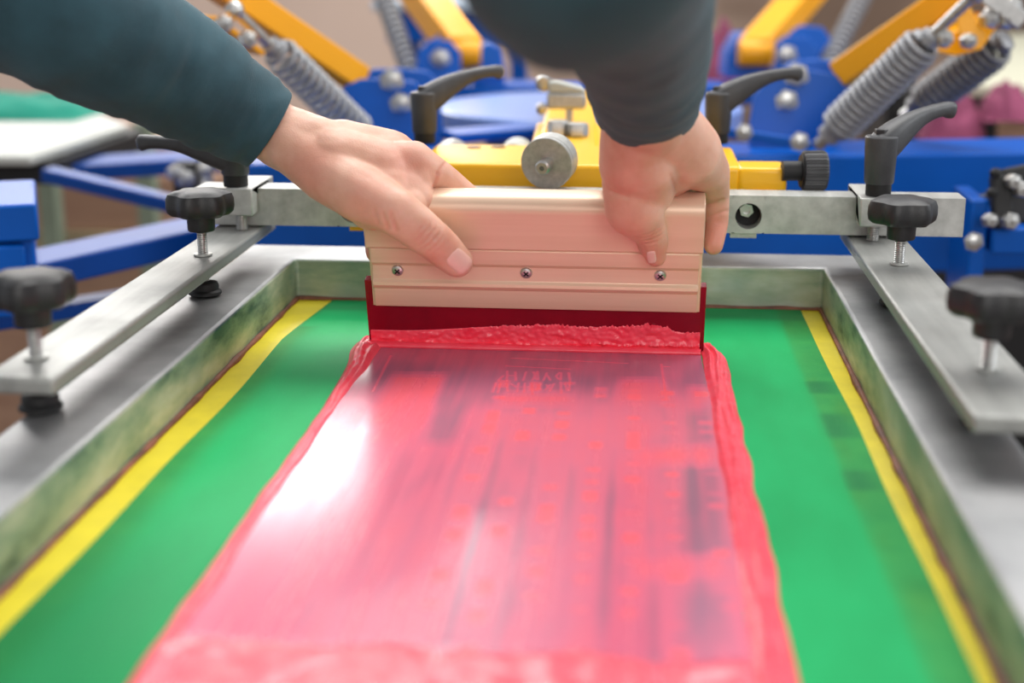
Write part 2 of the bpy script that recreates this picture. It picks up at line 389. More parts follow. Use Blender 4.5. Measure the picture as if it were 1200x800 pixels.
# ink smeared up the blade, ragged at its top edge
def smear(u, v):
    x = SX0 + .001 + (SX1 - SX0 - .002) * u
    n = lambda s, k: noise.noise(V((x * s, k, 0)))
    h = .0135 + .0075 * sm(-.19, -.07, x) + .0022 * n(40, 1) * sm(-.15, -.08, x) + .0030 * max(0, n(190, 2)) * sm(-.15, -.08, x) + .0020 * max(-.3, n(520, 3)) * sm(-.13, -.09, x) + .002 * sm(-.02, .01, x) * sm(.035, .02, x) - .003 * sm(-.0, .04, x)
    vv = h * v + .0008
    t = .0011 + .0028 * max(0, noise.noise(V((x * 45, vv * 130, 5)))) + .0016 * max(0, noise.noise(V((x * 110, vv * 160, 15)))) * sm(-.09, -.03, x) + .0010 * noise.noise(V((x * 220, vv * 300, 2))) + .0042 * (1 - v) ** 6
    t += .0014 * math.exp(-((vv - .0075 + .002 * n(50, 8)) / .0013) ** 2) * sm(-.07, -.02, x) * (1 + n(500, 4))
    t *= sm(1.0, .93, v) if v > .93 else 1
    return sq(x, .0034 + max(.0002, t), vv)
sm_o = MB().grid(smear, 520, 34).build('blade_smear', M['smear'], ink, off=io)
N = 160; pts = []; rd = []
for i in range(N + 1):
    x = SX0 - .001 + (SX1 - SX0 + .001) * i / N; pts.append(V((x, SQY - .0092 - .0006 * noise.noise(V((x * 40, 0, 0))), .0022))); r = .0030 + .0005 * noise.noise(V((x * 30, 3, 0))); rd.append((r * 1.25, r))
MB().tube(pts, rd, 12).build('ink_bead', M['smear'], ink, off=io)

# ------------------------------------------------------------------ cross bar, side arms
bar = thing('crossbar', 'square aluminium crossbar running behind the squeegee under the clamps', 'bar', (-.05, 1.206, .072))
bo = bar.location.copy(); BZ = .0875
holes = [(.0915, .0860), (-.245, .0860)]
def bar_mesh():
    mb = MB(); x0, x1, y0, y1, z0, z1 = -.382, .268, 1.190, 1.221, .0715, .1035
    xs = sorted([x0, x1] + [h[0] - .012 for h in holes] + [h[0] + .012 for h in holes])
    mb.add([(x0, y0, z0), (x0, y1, z0), (x0, y1, z1), (x0, y0, z1)], [[0, 1, 2, 3]]); mb.add([(x1, y0, z0), (x1, y1, z0), (x1, y1, z1), (x1, y0, z1)], [[0, 1, 2, 3]])
    mb.add([(x0, y0, z1), (x1, y0, z1), (x1, y1, z1), (x0, y1, z1)], [[0, 1, 2, 3]]); mb.add([(x0, y0, z0), (x1, y0, z0), (x1, y1, z0), (x0, y1, z0)], [[0, 1, 2, 3]])
    mb.add([(x0, y1, z0), (x1, y1, z0), (x1, y1, z1), (x0, y1, z1)], [[0, 1, 2, 3]])
    edges = [x0] + [e for h in sorted(holes) for e in (h[0] - .0135, h[0] + .0135)] + [x1]
    for i in range(0, len(edges), 2): mb.add([(edges[i], y0, z0), (edges[i + 1], y0, z0), (edges[i + 1], y0, z1), (edges[i], y0, z1)], [[0, 1, 2, 3]])
    n = 40
    for hx, hz in holes:                                    # front face pierced by a round hole with its bore
        inn, out = [], []
        for k in range(n):
            t = 2 * PI * k / n; c, s = math.cos(t), math.sin(t); inn.append(V((hx + .0110 * c, y0, hz + .0110 * s)))
            m = min(.0135 / abs(c) if abs(c) > 1e-6 else 9, (z1 - hz if s > 0 else hz - z0) / abs(s) if abs(s) > 1e-6 else 9)
            out.append(V((hx + m * c, y0, hz + m * s)))
        mb.rings([out, inn, [p + V((0, .018, 0)) for p in inn]], caps=False)
        mb.add([p + V((0, .018, 0)) for p in inn], [list(range(n))])
    return mb
bar_mesh().build('square_bar', M['alu'], bar, off=bo, smooth=30)
for hx, hz in holes:
    b = MB(); b.cyl((hx, 1.2075, hz), (hx, 1.2065, hz), .0109, n=32); rc = b.build('hole_recess', M['dark'], bar, off=bo)
    b = MB(); b.lathe([(.006, 0), (.006, .004), (.0035, .004), (.0035, .001)], (hx - .001, 1.205, hz + .003), (0, -1, 0), 6); b.build('socket_screw', M['steel'], bar, off=bo)
MB().box((.088, 1.2, .0695), (.022, .014, .005)).build('nut_plate', M['zinc'], bar, off=bo)
MB().box((-.243, 1.2, .0695), (.012, .010, .005)).build('nut_plate', M['orange'], bar, off=bo)

for x0, x1, yn, lab in ((-.367, -.324, .735, 'flat aluminium bar over the left rail of the screen frame'), (.174, .222, .715, 'flat aluminium bar over the right rail of the screen frame')):
    mb = MB(); xc = (x0 + x1) / 2
    o = mb.box((xc, (yn + 1.235) / 2, .0645), (x1 - x0, 1.235 - yn, .010)).build('side_arm', M['dull_alu'], base=(xc, (yn + 1.235) / 2, .0595), bevel=.0022, seg=3)
    tag(o, lab, 'flat bar', 'flat bars along the screen frame')

# star knobs: each on a threaded stud that presses a rubber foot on the frame
def thread(mb, p0, L, r, pitch=.0016, n=14):
    k = int(L / pitch); prof = []
    for i in range(k):
        prof += [(r * .86, i * pitch), (r, i * pitch + pitch * .35), (r, i * pitch + pitch * .6)]
    return mb.lathe(prof + [(r * .86, L)], p0, (0, 0, 1), n)
def make_knob():
    t = thing('star_knob', '', 'knob', (0, 0, 0), 0, 'black star knobs on the flat bars')
    lob = lambda th, r: 1 + (.085 * math.cos(6 * th) if r > .012 else 0)
    MB().lathe([(.009, .063), (.0210, .0645), (.0236, .067), (.0244, .071), (.0242, .077), (.0226, .0812), (.0185, .0832), (.012, .0842), (.001, .0845)], (0, 0, 0), (0, 0, 1), 96, lob).build('knob_head', M['black'], t)
    MB().lathe([(.0100, .052), (.0106, .053), (.0110, .066), (.011, .067)], n=32).build('knob_neck', M['black'], t)
    thread(MB(), (0, 0, .006), .048, .0040).build('threaded_stud', M['steel'], t)
    MB().lathe([(.0105, 0), (.0130, .0015), (.0128, .0035), (.0108, .005), (.0112, .008), (.0100, .0105), (.0040, .012)], n=32).build('rubber_foot', M['rubber'], t)
    MB().lathe([(.0072, .0325), (.0072, .0338), (.0040, .0338)], n=28).build('collar', M['alu'], t)
    return t
k0 = make_knob()
for i, (x, y, rz, lab) in enumerate([(-.3405, 1.070, .35, 'black star knob on the left bar next to the crossbar'), (.1985, 1.085, .1, 'black star knob on the right bar next to the crossbar'),
                            (-.3505, .775, .6, 'blurred black star knob near the front of the left bar'), (.2005, .800, 0, 'blurred black star knob near the front of the right bar')]):
    if i == 0: k0.location = (x, y, .0375); k0.rotation_euler = (0, 0, rz); k0['label'] = lab
    else: dup(k0, (x, y, .0375), rz, lab)

# clamp blocks on the crossbar and their levers
for x0, x1, yf, lab in ((-.351, -.327, 1.170, 'silver clamp block on the left end of the crossbar'), (.1795, .206, 1.166, 'silver clamp block on the right end of the crossbar')):
    t = thing('clamp_block', lab, 'clamp block', ((x0 + x1) / 2, 1.19, .07), 0, 'clamp blocks on the crossbar'); off = t.location.copy(); xc = (x0 + x1) / 2
    prof = [(yf, .083), (yf, .1065), (1.243, .1065), (1.243, .080), (1.2235, .080), (1.2235, .1045), (1.188, .1045), (1.188, .083)]
    MB().rings([[V((x0, y, z)) for y, z in prof], [V((x1, y, z)) for y, z in prof]]).build('block', M['alu'], t, bevel=.0012, off=off)
    thread(MB(), (xc, 1.178, .0697), .016, .005).build('stud', M['steel'], t, off=off)
def make_lever(rise, root):
    t = thing('clamp_lever', '', 'clamp lever', (0, 0, 0), 0, 'clamp levers with curved handles')
    MB().lathe([(.0100, 0), (.0104, .001), (.0104, .011), (.009, .0115)], n=28).build('bushing', M['rubber'], t)
    MB().lathe([(.0112, .0100), (.0120, .0115), (.0134, .045), (.0133, .0478), (.0122, .0490), (.007, .0493)], n=40).build('hub', M['grey_lever'], t)
    pts, rd = [], []
    for k in range(29):
        s = k / 28; pts.append(V((-.003 + .085 * s, 0, root + rise * math.sin(min(1, s * 1.12) * PI / 2) ** .9 - .0015 * sm(.9, 1, s))))
        w = .0116 - .0046 * sm(.08, .6, s) + .0006 * sm(.85, 1, s); h = .0132 - .0076 * sm(.06, .75, s) + .0014 * sm(.85, .97, s)
        if k == 28: w, h = w * .6, h * .6
        rd.append((w, h))
    MB().tube(pts, rd, 24, power=2.8).build('handle', M['grey_lever'], t, smooth=50)
    MB().lathe([(.0066, .0485), (.0066, .0535), (.0060, .0545), (.0035, .0545)], n=6).build('cap_screw', M['black'], t, bevel=.0005)
    return t
LV = [(-.3440, 1.183, .1065, PI + .08, 'black clamp lever on the left end of the crossbar, half under the sleeve'), (.1955, 1.183, .1065, .66, 'black clamp lever on the right end of the crossbar'),
      (-.2090, 1.372, .1205, .5, 'dark grey clamp lever standing behind the left hand'), (.0740, 1.395, .1205, .25, 'dark clamp lever behind the right hand, its hub hidden by the wrist')]
ll = make_lever(.016, .0215); ll.location = LV[0][:3]; ll.rotation_euler = (0, 0, LV[0][3]); ll['label'] = LV[0][4]
l0 = make_lever(.030, .036); l0.location = LV[1][:3]; l0.rotation_euler = (0, 0, LV[1][3]); l0['label'] = LV[1][4]
for x, y, z, rz, lab in LV[2:]: dup(l0, (x, y, z), rz, lab)

# ------------------------------------------------------------------ yellow print head
hd = thing('print_head', 'yellow steel print head arm reaching back from the crossbar to the blue hub', 'print head', (-.05, 1.3, .09)); ho = hd.location.copy()
MB().box((-.055, 1.306, .108), (.285, .130, .024)).build('cross_plate', M['yellow'], hd, bevel=.004, seg=3, off=ho)
MB().box((.106, 1.262, .1085), (.042, .046, .022)).build('end_block', M['yellow'], hd, bevel=.004, seg=3, off=ho)
MB().box((.108, 1.238, .0985), (.022, .004, .003)).build('weld_strip', M['yellow'], hd, bevel=.001, off=ho)
n0, n1 = onz(666, 178, .106), onz(671, 116, .106)
MB().bar(n0 + (n0 - n1) * .15, n1, .060, .026).build('neck', M['yellow'], hd, bevel=.004, seg=3, off=ho)
MB().bar(n0 + (n0 - n1) * .1, n0 + (n1 - n0) * .3, .074, .022).build('neck_gusset', M['yellow'], hd, bevel=.004, seg=3, off=ho)
for p in ((-.158, 1.345, .1202), (-.135, 1.350, .1202)): MB().lathe([(.007, 0), (.007, .0006), (.003, .0008)], p, (0, 0, 1), 20).build('bolt_hole', M['glue'], hd, off=ho)
kn = thing('knurled_knob', 'black knurled adjusting knob on the right end of the yellow head', 'knob', (.143, 1.255, .118)); ko = kn.location.copy()
ax = V((1, .10, 0)).normalized(); kc = V((.139, 1.240, .1175))
MB().lathe([(.0085, -.014), (.0085, .002)], kc - ax * .003, ax, 28).build('shaft', M['rubber'], kn, off=ko)
MB().lathe([(.013, 0), (.0163, .0008), (.0170, .003), (.0170, .0185), (.0160, .0205), (.006, .0208)], kc, ax, 144, lambda th, r: 1 + (.022 * math.copysign(1, math.sin(36 * th)) if r > .0162 else 0)).build('knob_body', M['grey_lever'], kn, off=ko, smooth=20)
MB().lathe([(.0145, 0), (.0145, .0004), (.003, .0006)], kc - ax * .0008, ax, 32).build('knob_face', M['rubber'], kn, off=ko)
# washer stack on its long bolt
wb = thing('stop_bolt', 'zinc bolt with a large round washer stack above the crossbar, standing over the squeegee handle', 'bolt', (-.081, 1.23, .122)); wo = wb.location.copy()
wc = V((-.0795, 1.205, .1255)); wa = V((.24, 1, .16)).normalized()
MB().lathe([(.006, 0), (.0222, 0), (.0228, .0006), (.0228, .0042), (.0222, .0048), (.006, .0048)], wc, wa, 48).build('washer', M['zinc'], wb, off=wo)
MB().lathe([(.006, .0056), (.0220, .0056), (.0226, .0064), (.0226, .0190), (.0218, .0200), (.006, .0200)], wc, wa, 48).build('washer', M['zinc'], wb, off=wo)
MB().lathe([(.0050, 0), (.0064, .0012), (.0064, .055), (.004, .056)], wc - wa * .013, wa, 20).build('bolt_shank', M['steel'], wb, off=wo)
MB().lathe([(.0024, 0), (.0024, .0004), (.0004, .0004)], wc - wa * .0132, wa, 6).build('socket', M['dkspring'], wb, off=wo)
MB().lathe([(.0112, 0), (.0112, .008), (.0056, .008)], wc + wa * .021, wa, 6).build('nut', M['steel'], wb, bevel=.0008, off=wo)
# adjusting screws standing on the neck
for (px, py, r, h, lab) in ((654, 159, .0112, .016, 'hexagon nut on the yellow neck right behind the washer stack'), (677, 160, .0112, .014, 'low zinc nut on the yellow neck, right of the hexagon nut')):
    p = onz(px, py, .1193); tag(MB().lathe([(r * .8, 0), (r, .001), (r, h * .8), (r * .85, h), (.003, h)], p, (0, 0, 1), 6).build('hexagon_nut', M['steel'], base=p, bevel=.0006), lab, 'nut')
p = onz(667, 147, .1193); t = thing('height_stop', 'blurred silver height stop block standing on the yellow neck', 'stop block', p)
MB().cyl((0, 0, 0), (0, 0, .020), .0036).build('stem', M['steel'], t)
MB().box((-.003, 0, .027), (.041, .030, .017)).build('block', M['zinc'], t, bevel=.003)
MB().prism([(-.02, 0), (.020, 0), (.016, .005), (-.012, .012), (-.02, .011)], -.013, .013, Matrix.Translation((-.002, 0, .0358))).build('wedge', M['white_board'], t, bevel=.002)
MB().lathe([(.004, -.006), (.0085, -.005), (.0095, .0), (.0085, .005), (.004, .006)], (-.028, .01, .044), (0, 1, .2), 20).build('round_nut', M['steel'], t, bevel=.0005)
MB().lathe([(.004, -.006), (.0062, -.005), (.0062, .005), (.004, .006)], (-.030, .0, .018), (0, 1, .2), 6).build('side_bolt', M['steel'], t, bevel=.0005)
p = far(606, 180, 1.46)
MB().lathe([(.004, -.008), (.0150, -.008), (.0165, -.006), (.0165, .05), (.004, .05)], p, (0, -1, 0), 36).build('pale_bush', M['white_board'], hd, off=ho)
p = far(530, 184, 1.44)
MB().lathe([(.0130, .05), (.0165, .05), (.0180, .048), (.0180, -.008), (.004, -.008)], p, (0, -1, 0), 36).build('ringed_bush', M['zinc'], hd, off=ho)
MB().lathe([(.0128, 0), (.0128, .0006), (.003, .0006)], p + V((0, -.049, 0)), (0, -1, 0), 32).build('bush_core', M['rubber'], hd, off=ho)

# ------------------------------------------------------------------ the blue press behind
hub = thing('press_hub', 'round blue press hub plate with painted window sheen beyond the yellow neck', 'press hub', far(690, 130, 2.05)); uo = hub.location.copy()
hc = far(690, 123, 2.05)
MB().lathe([(.05, -.03), (.216, -.03), (.220, -.026), (.220, -.003), (.216, 0), (.01, 0)], hc, (0, 0, 1), 64).build('hub_plate', M['hub_sheen'], hub, off=uo)
MB().lathe([(.05, -.32), (.15, -.32), (.15, -.03), (.05, -.03)], hc, (0, 0, 1), 48).build('hub_column', M['blue'], hub, off=uo)
MB().bar(far(525, 160, 1.80), far(640, 150, 1.85), .06, .012).build('lower_step', M['blue'], hub, bevel=.003, off=uo)
bm_ = thing('cross_beam', 'wide blue press beam below and behind the crossbar', 'beam', far(800, 260, 1.78)); mo = bm_.location.copy()
a, b = far(296, 258, 1.72), far(1330, 258, 1.86); a.z = b.z = -.012
MB().bar(a, b, .13, .150).build('beam_body', M['blue'], bm_, bevel=.005, off=mo)

rb_ = (far(455, 108, 2.40), far(990, 104, 2.40)); rb_[1].z = rb_[0].z
tag(MB().bar(rb_[0], rb_[1], .12, .03).build('press_beam', M['blue'], base=(rb_[0] + rb_[1]) / 2, bevel=.003), 'far blue press beam under the far hinge brackets', 'beam')

def plate_poly(pts, d, th, name, mat, parent, off):
    # a flat plate whose outline is given at one depth; it stands facing down the hall
    vs = [far(x, y, d) for x, y in pts]; n = len(vs); b = FH * th
    mb = MB(); mb.rings([vs, [v + b for v in vs]]); return mb.build(name, mat, parent, bevel=.0015, off=off)
def hex_bolt(p, r, parent, off, name='bolt'):
    mb = MB(); mb.lathe([(r * 1.35, 0), (r * 1.35, .0012), (r, .0014), (r, .006), (r * .8, .0068), (.001, .007)], p, -FH, 6); return mb.build(name, M['steel'], parent, off=off)
def bracket(name_label, outline, d, bolts, extra=None):
    base = far(outline[0][0], max(y for _, y in outline), d); t = thing('hinge_bracket', name_label, 'hinge bracket', base, 0, 'blue hinge brackets around the press hub')
    plate_poly(outline, d, .008, 'side_plate', M['blue'], t, base)
    sh = [(x + 16, y - 12) for x, y in outline]
    plate_poly(sh, d + .07, .008, 'side_plate', M['blue'], t, base)
    for bx, by, br in bolts: hex_bolt(far(bx, by, d - .001), br, t, base)
    if extra: extra(t, base)
    return t
bracket('blue hinge bracket left of the hub, above the left hand', [(394, 160), (393, 116), (404, 101), (422, 93), (452, 92), (486, 96), (500, 112), (504, 180), (470, 205), (420, 205)], 1.84, [(459, 95, .0125), (470, 122, .0115)])
def rod(t, base):
    MB().bar(far(832, 152, 1.72), far(950, 170, 1.72), .014, .012).build('link_bar', M['blue'], t, bevel=.002, off=base)
    hex_bolt(far(872, 155, 1.71), .008, t, base); hex_bolt(far(937, 166, 1.71), .009, t, base)
bracket('blue hinge bracket right of the hub, behind the long spring', [(878, 150), (884, 112), (910, 84), (946, 81), (980, 88), (997, 110), (988, 134), (960, 175), (950, 205), (880, 205)], 1.78, [(933, 89, .0125), (922, 119, .0115)], rod)
bracket('far blue hinge bracket left, behind the left clamp lever', [(486, 92), (490, 60), (505, 46), (528, 48), (540, 62), (540, 96)], 2.3, [(516, 69, .013)])
bracket('far blue hinge bracket right, beside the dark sleeve', [(907, 88), (910, 50), (922, 42), (948, 44), (958, 58), (955, 88)], 2.3, [(922, 65, .013)])
for pts, lab in (([(552, 98), (556, 58), (572, 50), (588, 56), (592, 98)], 'far blue bearing block right of the left far bracket'), ([(850, 92), (853, 62), (866, 40), (890, 40), (905, 52), (905, 92)], 'far blue bearing block against the dark sleeve')):
    base = far(pts[0][0], 98, 2.36); vs = [far(x, y, 2.36) for x, y in pts]
    tag(MB().rings([vs, [v + FH * .09 for v in vs]]).build('bearing_block', M['blue'], base=base, bevel=.003), lab, 'bearing block')

def arm(lab, p0, p1, w, mat='orange', end=True, extra=None):
    p0, p1 = V(p0), V(p1); t = thing('lift_arm', lab, 'lift arm', p0, 0, 'orange lift arms of the press')
    MB().bar(p0, p1, w, w).build('arm_tube', M[mat], t, bevel=.003, off=p0)
    if end: MB().lathe([(.001, -.026), (.020, -.026), (.022, -.022), (.022, .022), (.020, .026), (.001, .026)], p0, RT, 28).build('pivot_barrel', M[mat], t, off=p0)
    if extra: extra(t, p0)
    return t
def pin(p, r, t, o, mat='steel'):
    MB().lathe([(r * .5, -r * .9), (r, -r * .7), (r, r * .6), (r * .75, r * .8), (r * .4, r * .82), (r * .4, r * 1.2), (.001, r * 1.2)], p, (CAM - p).normalized() + RT * .5, 6).build('bolt', M[mat], t, bevel=.001, off=o)
def tabs_left(t, o):
    MB().bar(far(243, 20, 1.60), far(300, 62, 1.64), .05, .006).build('clevis', M['orange'], t, bevel=.001, off=o)
    for x, y in ((262, 28), (290, 46)): pin(far(x, y, 1.58), .010, t, o)
def tabs_right(t, o):
    plate_poly([(1095, 60), (1110, 42), (1160, 15), (1170, 30), (1150, 58), (1120, 66)], 1.63, .05, 'clevis', M['orange'], t, o)
    plate_poly([(1128, 52), (1120, 20), (1136, 6), (1156, 44), (1146, 60)], 1.60, .004, 'clevis', M['orange'], t, o)
    for x, y, r in ((1105, 45, .011), (1135, 48, .009), (1168, 14, .012), (1178, 22, .012), (1160, 22, .011), (1186, 8, .011)): pin(far(x, y, 1.59), r, t, o)
    MB().bar(far(1150, -10, 1.58), far(1200, 26, 1.58), .012, .02).build('link_chain', M['steel'], t, bevel=.002, off=o)
arm('orange lift arm slanting up to the left above the sleeve', far(420, 93, 1.88), far(196, -58, 1.62), .034, extra=tabs_left, end=False)
arm('orange lift arm slanting up to the right above the springs', far(985, 88, 1.80), far(1175, -42, 1.64), .035, extra=tabs_right, end=False)
arm('far orange lift arm rising behind the left clamp lever', far(545, 62, 2.34), far(468, -40, 2.7), .056)
arm('far orange lift arm rising right of the dark sleeve', far(884, 62, 2.34), far(972, -40, 2.7), .050)

def spring(lab, p0, p1, R, r, turns, mat, hook=True):
    p0, p1 = V(p0), V(p1); t = thing('tension_spring', lab, 'spring', p1, 0, 'tension springs of the lift arms')
    d = (p1 - p0); L = d.length; d.normalize(); a = d.orthogonal().normalized(); b = d.cross(a); pts = []
    n = turns * 22
    for k in range(n + 1):
        th = 2 * PI * k / 22; rr = R * (1 - .35 * max(0, 1 - k / 22) - .35 * max(0, 1 - (n - k) / 22)); pts.append(p0 + d * (L * k / n) + (a * math.cos(th) + b * math.sin(th)) * rr)
    MB().tube(pts, (r, r), 8, up=d).build('coil', M[mat], t, off=p1, smooth=60)
    MB().lathe([(R * .3, -.012), (R * .62, -.010), (R * .72, 0), (R * .72, .012), (R * .3, .014)], p1, d, 20).build('end_plug', M[mat], t, off=p1)
    MB().cyl(p1 + d * .012, p1 + d * .03, R * .42).build('end_stub', M['steel'], t, off=p1)
    MB().lathe([(R * .3, -.012), (R * .6, -.010), (R * .68, 0), (R * .3, .006)], p0, d, 20).build('end_plug', M[mat], t, off=p1)
    if hook: MB().cyl(p0 - d * .075, p0, .0062, n=14).build('hook_rod', M['steel'], t, off=p1); MB().sphere(p0 - d * .075, .011, 10).build('rod_end', M['steel'], t, off=p1)
spring('long pale spring below the left lift arm, beside the sleeve cuff', far(322, 58, 1.66), far(425, 158, 1.80), .0188, .0036, 14, 'spring')
spring('long pale spring below the right lift arm, standing free of the dark one', far(1086, 48, 1.60), far(978, 152, 1.70), .0200, .0042, 17, 'spring')
spring('darker spring at the right, behind the pale one', far(1172, 52, 1.72), far(1080, 122, 1.82), .0220, .0040, 13, 'dkspring', False)
spring('thin far spring left, between the two orange arms', far(446, -14, 2.5), far(484, 92, 2.34), .0140, .0036, 15, 'spring', False)
spring('thin far spring right, rising between the two orange arms', far(1016, -14, 2.5), far(970, 76, 2.34), .0140, .0036, 15, 'spring', False)

# left side of the press
lb = thing('platen_carriage', 'blue steel platen carriage at the left edge of the photo', 'platen carriage', far(0, 300, 1.42)); o = lb.location.copy()
c0 = far(-60, 240, 1.44)
MB().bar(c0 + V((-.05, -.05, -.004)), c0 + V((.088, .01, -.004)), .16, .036).build('cover', M['blue'], lb, bevel=.003, off=o)
MB().bar(c0 + V((-.05, -.045, -.060)), c0 + V((.082, .012, -.060)), .14, .080).build('body', M['blue'], lb, bevel=.003, off=o)
MB().bar(far(-60, 303, 1.37), far(27, 299, 1.40), .05, .030).build('side_lug', M['blue'], lb, bevel=.004, off=o)
for p0, p1, w, h, lab in ((far(-40, 334, 1.55), far(330, 252, 1.86), .075, .030, 'thick blue beam slanting from the blue carriage behind the left bar'), (far(62, 199, 2.25), far(330, 183, 2.25), .12, .024, 'level blue beam with pale top behind the left clamp lever'),
                     (far(55, 204, 2.05), far(300, 262, 1.95), .03, .020, 'thin blue strut sloping down behind the left star knob'), (far(-60, 383, 1.55), far(330, 322, 1.9), .04, .018, 'low blue beam under the thick blue beam')):
    tag(MB().bar(p0, p1, w, h).build('press_beam', M['beam'], base=(p0 + p1) / 2, bevel=.003), lab, 'beam', 'blue beams left of the screen')
t = thing('toggle_clamp', 'blurred silver and black toggle clamp behind the left star knob', 'clamp', far(215, 222, 2.0)); o = t.location.copy()
MB().box(far(220, 208, 2.0), (.035, .03, .045)).build('clamp_body', M['rubber'], t, bevel=.003, off=o)
for x, y, r in ((206, 203, .012), (218, 210, .013), (240, 200, .010)): pin(far(x, y, 1.97), r, t, o)
MB().cyl(far(240, 190, 2.0), far(240, 222, 2.0), .012).build('pin', M['steel'], t, off=o)
pb = thing('platen_board', 'white platen board at the far left below the sleeve', 'board', far(20, 165, 2.2)); o = pb.location.copy(); zb = far(40, 180, 2.1).z
q = [onz(x, y, zb) for x, y in [(-140, 182), (36, 183), (150, 146), (112, 131), (-140, 138)]]
MB().rings([q, [v - V((0, 0, .014)) for v in q]]).build('board_panel', M['white_board'], pb, bevel=.003, off=o)
q2 = [V((v.x * .98 - .004, v.y + .03, zb - .016)) for v in q]
MB().rings([q2, [v - V((0, 0, .03)) for v in q2]]).build('board_support', M['dark'], pb, off=o)
def drape(name, mat, c, sx, sy, h, lab, seed):
    def fn(u, v):
        x, y = u * 2 - 1, v * 2 - 1; r = min(1, math.hypot(x, y)); e = max(0, 1 - r * r)
        return V(c) + V((x * sx, y * sy, h * e ** .6 * (1 + .5 * noise.noise(V((x * 3, y * 3, seed))))))
    return tag(MB().grid(fn, 30, 30).build(name, M[mat], base=V(c)), lab, 'cloth')
drape('folded_cloth', 'green_cloth', far(10, 132, 2.62), .17, .12, .035, 'teal green cloth lying behind the white board at the far left', 1)
# stacked cartons and planks low at the left, standing on the floor
def carton(x, y, z0, z1, sx, sy, lab, rz=0):
    t = thing('cardboard_box', lab, 'box', (x, y, z0), rz, 'brown boxes behind the blue beams'); h = z1 - z0
    MB().box((0, 0, h / 2), (sx, sy, h)).build('carton', M['card'], t, bevel=.004)
    MB().box((0, 0, h), (sx * .99, .05, .002)).build('tape', M['wood'], t)
p = far(130, 260, 3.2); px_, py_ = p.x, p.y
carton(px_, py_, -.9, -.46, .62, .42, 'large brown box at the bottom of the stack behind the left bar')
carton(px_ + .01, py_, -.459, -.335, .58, .40, 'flat brown box in the stack, just under the pale planks', .06)
t = thing('plank_stack', 'pale planks lying in the box stack between the blue beams', 'planks', (px_ + .04, py_, -.334), -.05)
for k in range(3): MB().box((0, 0, .0095 + .019 * k), (.50, .36, .018)).build('plank', M['wood'], t, bevel=.003)
carton(px_ + .03, py_ + .02, -.276, -.160, .50, .36, 'brown box on the pale planks between the blue beams', .03)
carton(px_ + .02, py_ + .04, -.159, -.085, .46, .34, 'topmost brown box of the stack, under the tip of the white board', -.04)
carton(px_ - .70, py_ + .1, -.9, -.30, .5, .4, 'tall brown box at the far left behind the blue carriage')
for k, (x, lab) in enumerate(((52, 'sage green post left of the stacked boxes, next to the blue carriage'), (168, 'sage green post in front of the stacked boxes, behind the left star knob'))):
    a = far(x, 150, 2.86); tag(MB().bar(V((a.x, a.y, -.9)), V((a.x, a.y, -.03)), .035, .035, V((0, 1, 0))).build('rack_post', M['sage'], base=V((a.x, a.y, -.9))), lab, 'post')

# right side
ct = thing('cream_table', 'cream topped table far right behind the springs', 'table', far(1220, 90, 2.6)); o = ct.location.copy(); zt = far(1140, 103, 2.5).z
q = [onz(x, y, zt) for x, y in [(1130, 100), (1330, 106), (1330, 36), (1165, 40)]]
MB().rings([q, [v - V((0, 0, .02)) for v in q]]).build('table_top', M['cream_board'], ct, bevel=.003, off=o)
for v in (q[0], q[3]): MB().bar(V((v.x + .05, v.y + .02, -.9)), V((v.x + .05, v.y + .02, zt - .02)), .03, .03, V((0, 1, 0))).build('leg', M['dark'], ct, off=o)
cb = thing('under_table_shade', 'dark cabinet added for the shade below the cream table at far right', 'backdrop', far(1240, 400, 3.0)); o = cb.location.copy(); a = far(1240, 150, 3.05)  # dark box added in place of the shade under the table
MB().box((a.x, a.y + .1, -.44), (.75, .3, .90)).build('shade_body', M['dark'], cb, bevel=.004, off=o)
MB().box((a.x, a.y - .055, -.44), (.70, .012, .84)).build('shade_panel', M['rubber'], cb, bevel=.003, off=o)
drape('crumpled_cloth', 'pink_cloth', far(1115, 162, 2.45), .055, .06, .075, 'crumpled pink cloth lying above the blue beam at the right', 5)
drape('crumpled_cloth', 'pink_cloth', far(1178, 138, 2.42), .045, .06, .055, 'pink cloth further right, under the cream table', 8)
drape('crumpled_cloth', 'pink_cloth', far(842, 102, 3.1), .07, .1, .12, 'magenta cloth far back beside the dark sleeve', 3)
p = far(1150, 170, 2.8); t = thing('cardboard_box', 'brown carton under the pink cloth at the right', 'box', p - V((0, 0, .045))); MB().box((0, 0, .045), (.16, .2, .09)).build('carton', M['card'], t, bevel=.004); MB().box((0, 0, .09), (.158, .04, .002)).build('tape', M['wood'], t)
rb = thing('platen_bracket', 'blue platen bracket with flat shelf at the right edge, under the black clamp', 'bracket', far(1180, 330, 1.5)); o = rb.location.copy()
a = far(1158, 300, 1.52); MB().box(a + V((.10, .06, .018)), (.20, .14, .028)).build('shelf', M['blue'], rb, bevel=.003, off=o)
MB().box(a + V((-.012, .05, .0)), (.018, .10, .12)).build('cheek', M['blue'], rb, bevel=.003, off=o)
hex_bolt(far(1141, 283, 1.50), .008, rb, o)
cl = thing('toggle_clamp', 'black clamp with steel bolts at the right edge beyond the crossbar end', 'clamp', far(1180, 268, 1.5)); o = cl.location.copy()
MB().bar(far(1172, 206, 1.5), far(1174, 268, 1.5), .020, .016, FH).build('clamp_post', M['rubber'], cl, bevel=.002, off=o)
MB().bar(far(1186, 196, 1.54), far(1200, 262, 1.54), .034, .03, FH).build('clamp_body', M['rubber'], cl, bevel=.004, off=o)
MB().bar(far(1140, 237, 1.55), far(1172, 228, 1.52), .022, .010).build('clamp_jaw', M['dkspring'], cl, bevel=.003, off=o)
